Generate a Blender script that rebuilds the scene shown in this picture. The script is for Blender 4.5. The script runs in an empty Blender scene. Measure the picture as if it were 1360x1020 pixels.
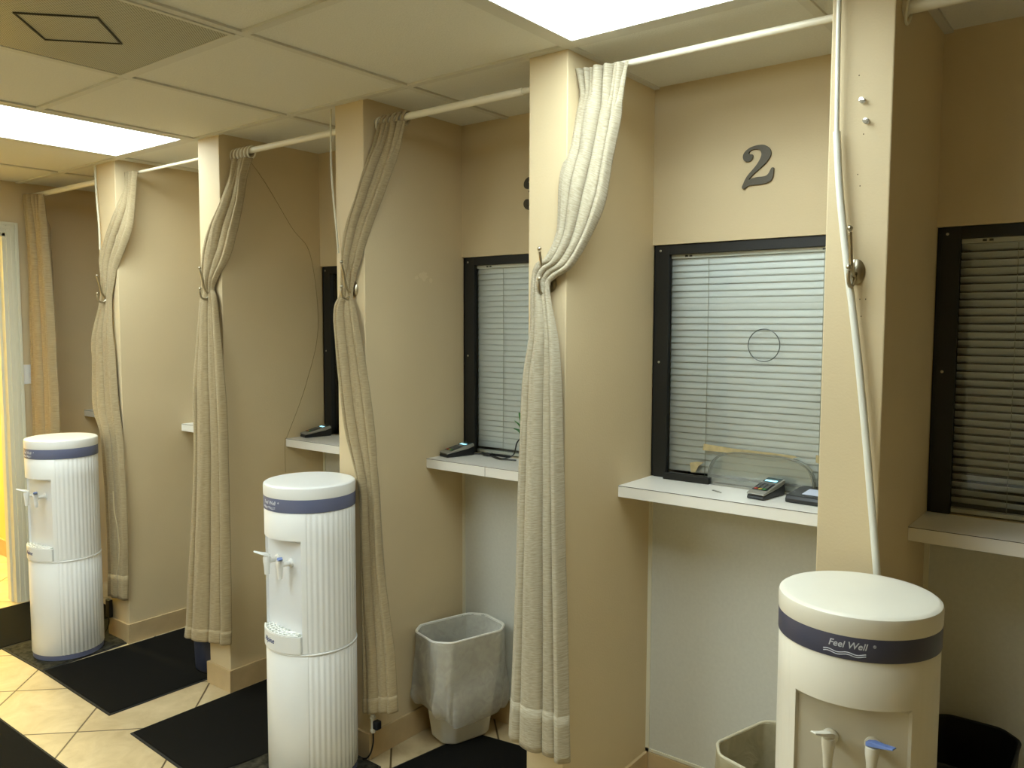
import bpy, bmesh, math, random
from mathutils import Vector, Matrix, noise
random.seed(7)
scn = bpy.context.scene
COL = scn.collection
PI = math.pi

# ------------------------------------------------------------------ materials
def lin(c):
    c = c / 255.0
    return c / 12.92 if c <= 0.04045 else ((c + 0.055) / 1.055) ** 2.4
def rgb(r, g, b): return (lin(r), lin(g), lin(b), 1)
def nodes(name):
    m = bpy.data.materials.new(name); m.use_nodes = True
    return m, m.node_tree, m.node_tree.nodes['Principled BSDF']
def mat(name, col, rough=.6, metal=0, bump=0, bscale=60, var=0, vscale=3, stretch=None, spec=.5, sheen=0, uv=False):
    m, t, b = nodes(name)
    b.inputs['Base Color'].default_value = col
    b.inputs['Roughness'].default_value = rough
    b.inputs['Metallic'].default_value = metal
    b.inputs['Specular IOR Level'].default_value = spec
    if sheen: b.inputs['Sheen Weight'].default_value = sheen
    tc = t.nodes.new('ShaderNodeTexCoord'); src = tc.outputs['UV' if uv else 'Object']
    mp = t.nodes.new('ShaderNodeMapping'); t.links.new(src, mp.inputs[0])
    if stretch: mp.inputs['Scale'].default_value = stretch
    if var:
        n = t.nodes.new('ShaderNodeTexNoise'); n.inputs['Scale'].default_value = vscale; n.inputs['Detail'].default_value = 6
        t.links.new(mp.outputs[0], n.inputs['Vector'])
        r = t.nodes.new('ShaderNodeMapRange'); r.inputs[1].default_value = .3; r.inputs[2].default_value = .7
        r.inputs[3].default_value = 1 - var; r.inputs[4].default_value = 1 + var * .4
        t.links.new(n.outputs[0], r.inputs[0])
        mx = t.nodes.new('ShaderNodeMix'); mx.data_type = 'RGBA'; mx.blend_type = 'MULTIPLY'; mx.inputs[0].default_value = 1
        mx.inputs[6].default_value = col; t.links.new(r.outputs[0], mx.inputs[7]); t.links.new(mx.outputs[2], b.inputs['Base Color'])
    if bump:
        n = t.nodes.new('ShaderNodeTexNoise'); n.inputs['Scale'].default_value = bscale; n.inputs['Detail'].default_value = 4
        t.links.new(mp.outputs[0], n.inputs['Vector'])
        bp = t.nodes.new('ShaderNodeBump'); bp.inputs['Strength'].default_value = bump; bp.inputs['Distance'].default_value = .002
        t.links.new(n.outputs[0], bp.inputs['Height']); t.links.new(bp.outputs[0], b.inputs['Normal'])
    return m
def emis(name, col, s):
    m, t, b = nodes(name)
    b.inputs['Base Color'].default_value = col; b.inputs['Emission Color'].default_value = col; b.inputs['Emission Strength'].default_value = s
    return m
def clear(name, tint, gl=.08, rough=.03, body=0.0, bodycol=(1, 1, 1, 1), bump=0, scale=20):
    m = bpy.data.materials.new(name); m.use_nodes = True; t = m.node_tree; N = t.nodes; N.clear()
    o = N.new('ShaderNodeOutputMaterial'); tr = N.new('ShaderNodeBsdfTransparent'); tr.inputs[0].default_value = tint
    g = N.new('ShaderNodeBsdfGlossy'); g.inputs['Roughness'].default_value = rough
    lw = N.new('ShaderNodeFresnel'); lw.inputs['IOR'].default_value = 1.45
    mx = N.new('ShaderNodeMixShader'); t.links.new(tr.outputs[0], mx.inputs[1]); t.links.new(g.outputs[0], mx.inputs[2])
    ad = N.new('ShaderNodeMath'); ad.operation = 'MULTIPLY_ADD'; ad.inputs[1].default_value = 1; ad.inputs[2].default_value = gl - .04
    t.links.new(lw.outputs[0], ad.inputs[0]); t.links.new(ad.outputs[0], mx.inputs[0])
    last = mx
    if body:
        d = N.new('ShaderNodeBsdfDiffuse'); d.inputs[0].default_value = bodycol
        tl = N.new('ShaderNodeBsdfTranslucent'); tl.inputs[0].default_value = bodycol
        m2 = N.new('ShaderNodeMixShader'); m2.inputs[0].default_value = .4
        t.links.new(d.outputs[0], m2.inputs[1]); t.links.new(tl.outputs[0], m2.inputs[2])
        m3 = N.new('ShaderNodeMixShader'); t.links.new(mx.outputs[0], m3.inputs[1]); t.links.new(m2.outputs[0], m3.inputs[2])
        tc = N.new('ShaderNodeTexCoord'); n = N.new('ShaderNodeTexNoise'); n.inputs['Scale'].default_value = scale; n.inputs['Detail'].default_value = 5
        n.inputs['Distortion'].default_value = 1.2
        t.links.new(tc.outputs['Object'], n.inputs['Vector'])
        r = N.new('ShaderNodeMapRange'); r.inputs[1].default_value = .35; r.inputs[2].default_value = .7
        r.inputs[3].default_value = body * .9; r.inputs[4].default_value = min(1, body * 1.15)
        t.links.new(n.outputs[0], r.inputs[0]); t.links.new(r.outputs[0], m3.inputs[0]); last = m3
        if bump:
            bp = N.new('ShaderNodeBump'); bp.inputs['Strength'].default_value = bump; bp.inputs['Distance'].default_value = .01
            t.links.new(n.outputs[0], bp.inputs['Height']); t.links.new(bp.outputs[0], g.inputs['Normal']); t.links.new(bp.outputs[0], d.inputs['Normal'])
    t.links.new(last.outputs[0], o.inputs[0])
    return m

M = {}
M['wall'] = mat('beige_paint', rgb(208, 190, 152), .62, bump=.25, bscale=160, var=.05, vscale=2.2)
M['ceil'] = mat('ceiling_tile', rgb(222, 221, 211), .95, bump=.5, bscale=260, var=.05, vscale=180)
M['grid'] = mat('ceiling_grid', rgb(206, 204, 192), .5)
M['panel'] = mat('laminate_panel', rgb(206, 206, 196), .45, bump=.2, bscale=300, var=.04, vscale=90)
M['shelf'] = mat('white_laminate', rgb(236, 233, 224), .3, bump=.03, bscale=200)
M['shelfline'] = mat('dark_joint', rgb(70, 62, 50), .7)
M['base'] = mat('baseboard_tile', rgb(196, 172, 130), .4, var=.16, vscale=9, bump=.1, bscale=60)
M['black'] = mat('black_frame', rgb(17, 17, 12), .55, bump=.1, bscale=200)
M['mat'] = mat('black_carpet', rgb(22, 21, 18), .97, bump=1, bscale=500, var=.3, vscale=300, spec=.1)
M['matpat'] = mat('charcoal_carpet', rgb(62, 59, 48), .95, bump=1, bscale=300, var=.7, vscale=45, spec=.1)
M['rubber'] = mat('rubber_edge', rgb(25, 24, 20), .8, bump=.3, bscale=200)
M['white'] = mat('white_plastic', rgb(232, 233, 230), .32, bump=.03, bscale=80)
M['cream'] = mat('aged_plastic', rgb(228, 224, 208), .38, var=.04, vscale=6)
M['recess'] = mat('recess_plastic', rgb(226, 229, 232), .3)
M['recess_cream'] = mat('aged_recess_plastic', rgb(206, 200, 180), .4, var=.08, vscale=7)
M['blue'] = mat('slate_blue_band', rgb(98, 104, 132), .38)
M['navyband'] = mat('navy_band', rgb(70, 72, 92), .38)
M['navytxt'] = mat('navy_print', rgb(40, 60, 120), .5)
M['whitetxt'] = mat('white_print', rgb(200, 205, 215), .5)
M['lever_blue'] = mat('blue_lever', rgb(98, 124, 186), .35)
M['rod'] = mat('white_enamel', rgb(226, 220, 198), .3)
M['pole'] = mat('white_pole', rgb(222, 222, 210), .28)
M['nickel'] = mat('brushed_nickel', rgb(176, 168, 148), .28, metal=1, bump=.05, bscale=300)
M['dknickel'] = mat('antique_nickel', rgb(128, 118, 96), .3, metal=1)
M['bronze'] = mat('dark_bronze', rgb(78, 72, 58), .45, metal=.35, bump=.3, bscale=300)
M['blind'] = mat('blind_slat', rgb(232, 234, 234), .42)
M['cord'] = mat('cord', rgb(170, 168, 155), .7)
M['trim'] = mat('white_trim', rgb(222, 218, 196), .4)
M['casing'] = mat('door_casing', rgb(214, 214, 196), .35)
M['silver'] = mat('silver_plastic', rgb(150, 148, 138), .35, metal=.3)
M['dkplastic'] = mat('black_plastic', rgb(24, 25, 25), .35)
M['key'] = mat('grey_keys', rgb(90, 92, 90), .5)
M['keyred'] = mat('red_key', rgb(170, 60, 40), .5); M['keyyel'] = mat('yellow_key', rgb(190, 170, 70), .5); M['keygrn'] = mat('green_key', rgb(60, 130, 70), .5)
M['screen'] = emis('lit_screen', rgb(150, 215, 235), .9)
M['scrdark'] = mat('dark_screen', rgb(60, 78, 78), .2)
M['paper'] = mat('pale_label', rgb(196, 204, 222), .6)
M['tape'] = mat('masking_tape', rgb(186, 168, 122), .8, var=.25, vscale=40)
M['bin'] = mat('white_bin_plastic', rgb(236, 235, 226), .4)
M['bincream'] = mat('cream_bin_plastic', rgb(205, 198, 172), .45)
M['binblack'] = mat('black_bin_plastic', rgb(16, 16, 14), .55, bump=.3, bscale=60)
M['binnavy'] = mat('navy_bin_plastic', rgb(44, 48, 66), .5)
M['green'] = mat('green_leaf', rgb(46, 120, 50), .4)
M['office'] = mat('office_grey', rgb(90, 86, 76), .8)
M['ventm'] = None
M['tapecord'] = mat('cream_tape_cord', rgb(190, 174, 136), .8)
M['wand'] = mat('cream_wand', rgb(200, 194, 168), .45)
M['soil'] = mat('dark_soil', rgb(50, 40, 30), .9)
M['valveblack'] = mat('valve_black', rgb(20, 22, 28), .4)
M['wire'] = mat('thin_wire', rgb(150, 130, 88), .6)

def fabric(name, c1, c2, strength):
    m, t, b = nodes(name); N = t.nodes
    b.inputs['Roughness'].default_value = .9; b.inputs['Specular IOR Level'].default_value = .15; b.inputs['Sheen Weight'].default_value = .15
    tc = N.new('ShaderNodeTexCoord')
    def nz(sx, sy, sc, det):
        mp = N.new('ShaderNodeMapping'); mp.inputs['Scale'].default_value = (sx, sy, 1); t.links.new(tc.outputs['UV'], mp.inputs[0])
        n = N.new('ShaderNodeTexNoise'); n.inputs['Scale'].default_value = sc; n.inputs['Detail'].default_value = det
        t.links.new(mp.outputs[0], n.inputs['Vector']); return n.outputs[0]
    a = nz(9, 330, 1, 3); bb = nz(500, 700, 1, 2)
    ad = N.new('ShaderNodeMath'); ad.operation = 'MULTIPLY_ADD'; ad.inputs[1].default_value = .5; t.links.new(bb, ad.inputs[0]); t.links.new(a, ad.inputs[2])
    r = N.new('ShaderNodeMapRange'); r.inputs[1].default_value = .55; r.inputs[2].default_value = .95; t.links.new(ad.outputs[0], r.inputs[0])
    mx = N.new('ShaderNodeMix'); mx.data_type = 'RGBA'; mx.inputs[6].default_value = c2; mx.inputs[7].default_value = c1
    t.links.new(r.outputs[0], mx.inputs[0]); t.links.new(mx.outputs[2], b.inputs['Base Color'])
    bp = N.new('ShaderNodeBump'); bp.inputs['Strength'].default_value = strength; bp.inputs['Distance'].default_value = .003
    t.links.new(ad.outputs[0], bp.inputs['Height']); t.links.new(bp.outputs[0], b.inputs['Normal'])
    # cloth lets a little light through
    tl = N.new('ShaderNodeBsdfTranslucent'); t.links.new(mx.outputs[2], tl.inputs[0])
    ms = N.new('ShaderNodeMixShader'); ms.inputs[0].default_value = .04
    o = N['Material Output']; t.links.new(b.outputs[0], ms.inputs[1]); t.links.new(tl.outputs[0], ms.inputs[2]); t.links.new(ms.outputs[0], o.inputs[0])
    return m
M['linen'] = fabric('slub_linen', rgb(196, 188, 164), rgb(166, 154, 128), .6)
M['taupe'] = fabric('taupe_cloth', rgb(176, 160, 126), rgb(150, 133, 100), .45)

def floor_mat():
    m, t, b = nodes('diagonal_floor_tile'); N = t.nodes
    tc = N.new('ShaderNodeTexCoord'); sp = N.new('ShaderNodeSeparateXYZ'); t.links.new(tc.outputs['Object'], sp.inputs[0])
    def mth(op, a, bv=None, c=None):
        n = N.new('ShaderNodeMath'); n.operation = op
        for i, v in enumerate((a, bv, c)):
            if v is None: continue
            if isinstance(v, (int, float)): n.inputs[i].default_value = v
            else: t.links.new(v, n.inputs[i])
        return n.outputs[0]
    X, Y = sp.outputs[0], sp.outputs[1]
    u = mth('DIVIDE', mth('ADD', mth('ADD', X, Y), 3.12 + 5.95), .593)
    v = mth('DIVIDE', mth('ADD', mth('SUBTRACT', Y, X), -1.957 + 5.95), .595)
    def edge(w):
        f = mth('FRACT', w); return mth('MINIMUM', f, mth('SUBTRACT', 1.0, f))
    d = mth('MINIMUM', edge(u), edge(v))
    g = N.new('ShaderNodeMapRange'); g.inputs[1].default_value = .0065; g.inputs[2].default_value = .011; t.links.new(d, g.inputs[0])
    # per tile tint
    cb = N.new('ShaderNodeCombineXYZ'); t.links.new(mth('FLOOR', u), cb.inputs[0]); t.links.new(mth('FLOOR', v), cb.inputs[1])
    wn = N.new('ShaderNodeTexWhiteNoise'); wn.noise_dimensions = '3D'; t.links.new(cb.outputs[0], wn.inputs['Vector'])
    n = N.new('ShaderNodeTexNoise'); n.inputs['Scale'].default_value = 7; n.inputs['Detail'].default_value = 8; n.inputs['Roughness'].default_value = .6
    n.inputs['Distortion'].default_value = .6
    va = N.new('ShaderNodeVectorMath'); va.operation = 'ADD'; t.links.new(tc.outputs['Object'], va.inputs[0]); t.links.new(wn.outputs['Color'], va.inputs[1])
    t.links.new(va.outputs[0], n.inputs['Vector'])
    cr = N.new('ShaderNodeValToRGB'); e = cr.color_ramp.elements
    e[0].position = .3; e[0].color = rgb(174, 154, 116); e[1].position = .72; e[1].color = rgb(206, 188, 150)
    t.links.new(n.outputs[0], cr.inputs[0])
    mx = N.new('ShaderNodeMix'); mx.data_type = 'RGBA'; mx.inputs[6].default_value = rgb(88, 72, 44)
    t.links.new(g.outputs[0], mx.inputs[0]); t.links.new(cr.outputs[0], mx.inputs[7]); t.links.new(mx.outputs[2], b.inputs['Base Color'])
    b.inputs['Roughness'].default_value = .38
    bp = N.new('ShaderNodeBump'); bp.inputs['Strength'].default_value = .6; bp.inputs['Distance'].default_value = .002
    t.links.new(g.outputs[0], bp.inputs['Height']); t.links.new(bp.outputs[0], b.inputs['Normal'])
    return m
M['floor'] = floor_mat()
def vent_mat():
    m, t, b = nodes('perforated_metal'); N = t.nodes
    tc = N.new('ShaderNodeTexCoord'); mp = N.new('ShaderNodeMapping'); mp.inputs['Scale'].default_value = (150, 150, 150); mp.inputs['Rotation'].default_value = (0, 0, PI / 4)
    t.links.new(tc.outputs['Object'], mp.inputs[0])
    fr = N.new('ShaderNodeVectorMath'); fr.operation = 'FRACTION'; t.links.new(mp.outputs[0], fr.inputs[0])
    sb = N.new('ShaderNodeVectorMath'); sb.operation = 'SUBTRACT'; sb.inputs[1].default_value = (.5, .5, 0); t.links.new(fr.outputs[0], sb.inputs[0])
    sp = N.new('ShaderNodeSeparateXYZ'); t.links.new(sb.outputs[0], sp.inputs[0]); cb = N.new('ShaderNodeCombineXYZ')
    t.links.new(sp.outputs[0], cb.inputs[0]); t.links.new(sp.outputs[1], cb.inputs[1])
    ln = N.new('ShaderNodeVectorMath'); ln.operation = 'LENGTH'; t.links.new(cb.outputs[0], ln.inputs[0])
    r = N.new('ShaderNodeMapRange'); r.inputs[1].default_value = .27; r.inputs[2].default_value = .36; t.links.new(ln.outputs['Value'], r.inputs[0])
    mx = N.new('ShaderNodeMix'); mx.data_type = 'RGBA'; mx.inputs[6].default_value = rgb(84, 80, 60); mx.inputs[7].default_value = rgb(182, 180, 158)
    t.links.new(r.outputs[0], mx.inputs[0]); t.links.new(mx.outputs[2], b.inputs['Base Color']); b.inputs['Roughness'].default_value = .5
    return m
M['ventm'] = vent_mat()
M['lens'] = emis('light_lens', (.86, .985, 1.0, 1), 6.4)
M['glass'] = clear('window_glass', (.97, .985, .97, 1), .04)
M['acrylic'] = clear('clear_acrylic', (.95, .97, .95, 1), .1, body=.14, bodycol=rgb(220, 222, 215))
M['liner'] = clear('clear_liner', (.99, .99, .98, 1), .07, rough=.16, body=.36, bodycol=rgb(250, 250, 246), bump=.5, scale=24)
M['linercream'] = clear('cream_liner', (.9, .9, .82, 1), .1, rough=.3, body=.75, bodycol=rgb(206, 198, 168), bump=.8, scale=14)
M['pin'] = clear('clear_pin', (.9, .9, .9, 1), .25, body=.3, bodycol=rgb(225, 222, 210))

# ------------------------------------------------------------------ mesh helpers
class MB:
    def __init__(s): s.v = []; s.f = []; s.uv = None
    def add(s, vs, fs):
        o = len(s.v); s.v += [tuple(v) for v in vs]; s.f += [tuple(i + o for i in f) for f in fs]; return s
    def box(s, x0, x1, y0, y1, z0, z1, M4=None):
        vs = [Vector((x, y, z)) for z in (z0, z1) for y in (y0, y1) for x in (x0, x1)]
        if M4: vs = [M4 @ v for v in vs]
        return s.add(vs, [(0, 2, 3, 1), (4, 5, 7, 6), (0, 1, 5, 4), (2, 6, 7, 3), (0, 4, 6, 2), (1, 3, 7, 5)])
    def prism(s, pts, z0, z1, axis='z', top=None):
        n = len(pts); top = top or pts
        def P(p, z): return {'z': (p[0], p[1], z), 'y': (p[0], z, p[1]), 'x': (z, p[0], p[1])}[axis]
        vs = [P(p, z0) for p in pts] + [P(p, z1) for p in top]
        fs = [tuple(range(n - 1, -1, -1)), tuple(range(n, 2 * n))] + [(i, (i + 1) % n, n + (i + 1) % n, n + i) for i in range(n)]
        return s.add(vs, fs)
    def tube(s, pts, r, n=12, caps=True, rs=None):
        pts = [Vector(p) for p in pts]; m = len(pts); rings = []
        prev = None
        for i, p in enumerate(pts):
            d = (pts[min(i + 1, m - 1)] - pts[max(i - 1, 0)]).normalized()
            if prev is None:
                a = Vector((0, 0, 1)) if abs(d.z) < .9 else Vector((1, 0, 0)); u = d.cross(a).normalized()
            else: u = (prev - d * prev.dot(d)).normalized()
            prev = u; w = d.cross(u); rr = rs[i] if rs else r
            rings.append([p + (u * math.cos(2 * PI * k / n) + w * math.sin(2 * PI * k / n)) * rr for k in range(n)])
        vs = [v for R in rings for v in R]
        fs = [(i * n + k, i * n + (k + 1) % n, (i + 1) * n + (k + 1) % n, (i + 1) * n + k) for i in range(m - 1) for k in range(n)]
        if caps: fs += [tuple(range(n - 1, -1, -1)), tuple((m - 1) * n + k for k in range(n))]
        return s.add(vs, fs)
    def lathe(s, prof, n=48, M4=None):
        vs = []; m = len(prof)
        for r, z in prof:
            for k in range(n):
                a = 2 * PI * k / n; v = Vector((r * math.cos(a), r * math.sin(a), z)); vs.append(M4 @ v if M4 else v)
        fs = [(i * n + k, i * n + (k + 1) % n, (i + 1) * n + (k + 1) % n, (i + 1) * n + k) for i in range(m - 1) for k in range(n)]
        fs += [tuple(range(n - 1, -1, -1)), tuple((m - 1) * n + k for k in range(n))]
        return s.add(vs, fs)
    def ball(s, c, r, n=12, sx=1, sy=1, sz=1):
        return s.lathe([(max(r * math.sin(PI * i / n), 1e-5), -r * math.cos(PI * i / n)) for i in range(n + 1)], n * 2,
                       Matrix.Translation(c) @ Matrix.Diagonal((sx, sy, sz, 1)))
    def build(s, name, m, parent=None, smooth=False, bevel=0, seg=2, angle=35):
        me = bpy.data.meshes.new(name); me.from_pydata(s.v, [], s.f); me.update()
        bm = bmesh.new(); bm.from_mesh(me); bmesh.ops.recalc_face_normals(bm, faces=bm.faces); bm.to_mesh(me); bm.free()
        for mm in (m if isinstance(m, (list, tuple)) else [m]): me.materials.append(mm)
        o = bpy.data.objects.new(name, me); COL.objects.link(o)
        if parent: o.parent = parent
        if smooth:
            for p in me.polygons: p.use_smooth = True
            es = me.edges; bm = bmesh.new(); bm.from_mesh(me)
            for e in bm.edges:
                if len(e.link_faces) == 2 and e.calc_face_angle(0) > math.radians(angle): e.smooth = False
            bm.to_mesh(me); bm.free()
        if bevel:
            b = o.modifiers.new('bevel', 'BEVEL'); b.width = bevel; b.segments = seg; b.limit_method = 'ANGLE'; b.angle_limit = math.radians(40)
        return o
def crv(pts, n=8, closed=False):
    P = [Vector(p) for p in pts]; out = []; m = len(P)
    rng = range(m) if closed else range(m - 1)
    for i in rng:
        if closed: a, b, c, d = P[(i - 1) % m], P[i], P[(i + 1) % m], P[(i + 2) % m]
        else: a, b, c, d = P[max(i - 1, 0)], P[i], P[i + 1], P[min(i + 2, m - 1)]
        for k in range(n):
            t = k / n
            out.append(.5 * ((2 * b) + (c - a) * t + (2 * a - 5 * b + 4 * c - d) * t * t + (3 * b - a - 3 * c + d) * t ** 3))
    if not closed: out.append(P[-1])
    return out
def tag(o, label, cat, group=None):
    o['label'] = label; o['category'] = cat
    if group: o['group'] = group
    return o
def struct(o): o['kind'] = 'structure'; return o
def thing(name, loc, label, cat, group=None, rz=0):
    o = bpy.data.objects.new(name, None); COL.objects.link(o); o.location = loc; o.rotation_euler = (0, 0, rz); o.empty_display_size = .05
    return tag(o, label, cat, group)
def copy_tree(root, loc, rz=None):
    r = root.copy(); COL.objects.link(r); r.location = loc
    if rz is not None: r.rotation_euler = (0, 0, rz)
    def rec(a, b):
        for ch in [o for o in list(a.children)]:
            c = ch.copy(); COL.objects.link(c); c.parent = b; c.matrix_parent_inverse = ch.matrix_parent_inverse.copy(); rec(ch, c)
    rec(root, r); return r

# ------------------------------------------------------------------ room
H = 2.44; D = .541
XL, XR, YF = -3.80, 4.6, -4.2
parts = [(-2.876, -2.689), (-1.948, -1.787), (-1.034, -.881), (-.140, 0.0), (.749, .889), (1.64, 1.78)]

struct(MB().box(-5.6, XR + .1, YF - .1, 1.9, -.1, 0).build('floor', M['floor']))
struct(MB().box(XL - .12, XR + .12, YF - .12, 1.9, H + .005, H + .1).build('ceiling', M['ceil']))
# T-bar grid
g = MB(); w = .013
lights = {(-4, -2), (0, -2)}
gx = [.006 + .654 * k for k in range(-5, 7)]; gy = [-.010 - .636 * k for k in range(0, 7)]
for x in gx: g.box(x - w, x + w, YF, D - .012, H - .002, H + .0125)
mid = {-4: (1, 5), -2: (3, 5), 0: (1,)}      # a 2x4 fixture has no cross bar at its middle
for q, y in enumerate(gy):
    k = -6
    while k < 7:
        if q not in mid.get(k, ()): g.box(max(XL + .002, .006 + .654 * k + w), min(XR - .002, .006 + .654 * (k + 1) - w), y - w, y + w, H - .0025, H + .0125)
        k += 1
# wall angle
g.box(parts[4][1], parts[4][1] + .022, .001, D - .012, H - .003, H + .0125)
g2 = g.build('trim_1', M['grid']); struct(g2)

# partition walls with tile baseboards
def partition(i, a, b):
    o = MB().box(a, b, 0, D + .3, 0, H + .01).build('wall_partition', M['wall'], bevel=.003); struct(o)
    t = .011
    m = MB(); hb = .1
    m.box(a - t, b + t, -t, 0.0005, 0, hb); m.box(b - .0005, b + t, .0015, D - .012, 0, hb); m.box(a - t, a + .0005, .0015, D - .012, 0, hb)
    m.box(a - t - .0005, a - t + .002, -t - .0005, -t + .002, 0, hb)
    struct(m.build('baseboard_partition', M['base'], bevel=.0015))
for i, (a, b) in enumerate(parts): partition(i, a, b)
# back wall: rows with openings where the service windows sit
wb = MB(); th = .12
ZS0, ZS1, ZT = 1.067, 1.1053, 1.913
spans = [(XL, parts[0][0])] + [(parts[i][1], parts[i + 1][0]) for i in range(5)] + [(parts[5][1], XR)]
wb.box(XL - .1, XR + .1, D, D + th, -.0, ZS1)                 # below the windows
wb.box(XL - .1, XR + .1, D - .010, D + th, ZT, H + .01)       # above the windows
for (a, b) in parts: wb.box(a, b, D, D + th, ZS1, ZT)
wb.box(XL - .1, XL + .002, D, D + th, ZS1, ZT); wb.box(XR - .002, XR + .1, D, D + th, ZS1, ZT)
struct(wb.build('wall_back', M['wall']))
# left wall with the door opening
dy0, dy1, dz = -1.02, -.088, 2.150
wl = MB(); wl.box(XL - .12, XL, dy1, D + .1, 0, H + .01); wl.box(XL - .12, XL, YF, dy0, 0, H + .01); wl.box(XL - .12, XL, dy0, dy1, dz, H + .01)
struct(wl.build('wall_left', M['wall']))
struct(MB().box(XL, XR, YF - .12, YF, 0, H + .01).build('wall_front', M['wall']))
struct(MB().box(XR, XR + .12, YF, D + .1, 0, H + .01).build('wall_right', M['wall']))
# corridor behind the door
M['corr'] = mat('corridor_paint', rgb(226, 206, 128), .7, var=.03)
wc = MB(); wc.box(-5.50, -5.40, -3.0, 1.0, 0, H); wc.box(-5.4, XL - .12, .25, .35, 0, H); wc.box(-5.4, XL - .12, -2.9, -2.8, 0, H)
struct(wc.build('wall_corridor', M['corr']))
struct(MB().box(-5.5, XL - .1201, -3.0, 1.0, H, H + .1).build('ceiling_corridor', M['ceil']))
m = MB(); m.box(-5.4, XL - .12, .24, .2505, 0, .115); m.box(-5.4005, -5.388, -2.8, .24, 0, .115); struct(m.build('baseboard_corridor', M['base']))
# door casing, stepped moulding
def casing():
    m = MB()
    def ring(o, i, t0, t1):  # offset outer/inner
        y0, y1, z = dy0, dy1, dz
        m.box(XL + t0, XL + t1, y1 + i, y1 + o, 0, z + o); m.box(XL + t0, XL + t1, y0 - o, y0 - i, 0, z + o)
        m.box(XL + t0, XL + t1, y0 - i, y1 + i, z + i, z + o)
    ring(.062, 0, -.001, .012); ring(.062, .046, .012, .020); ring(.038, .022, .012, .016)
    return m
struct(casing().build('door_1', M['casing'], bevel=.002))
jm = MB(); jm.box(XL - .125, XL + .001, dy1 - .018, dy1 + .001, 0, dz); jm.box(XL - .125, XL + .001, dy0 - .001, dy0 + .018, 0, dz); jm.box(XL - .125, XL + .001, dy0, dy1, dz - .018, dz + .001)
jm.box(XL - .06, XL - .045, dy1 - .03, dy1 - .017, 0, dz - .018)
j = jm.build('trim_2', M['casing'], bevel=.001); struct(j)
# back wall baseboards and white panels under the shelves
for k, (a, b) in enumerate(spans):
    if a > parts[4][1] + .1: continue
    struct(MB().box(a + .0115, b - .0115, D - .0115, D + .0005, 0, .1).build('baseboard_back', M['base'], bevel=.0015))
    m = MB(); m.box(a, b, D - .006, D + .0005, .102, ZS0)
    p = m.build('wall_panel', M['panel']); struct(p)
    m = MB(); m.box(a, a + .014, D - .010, D - .0055, .102, ZS0); m.box(a, b, D - .010, D - .0055, .102, .112)
    p = m.build('trim_3', M['trim']); struct(p)

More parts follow.
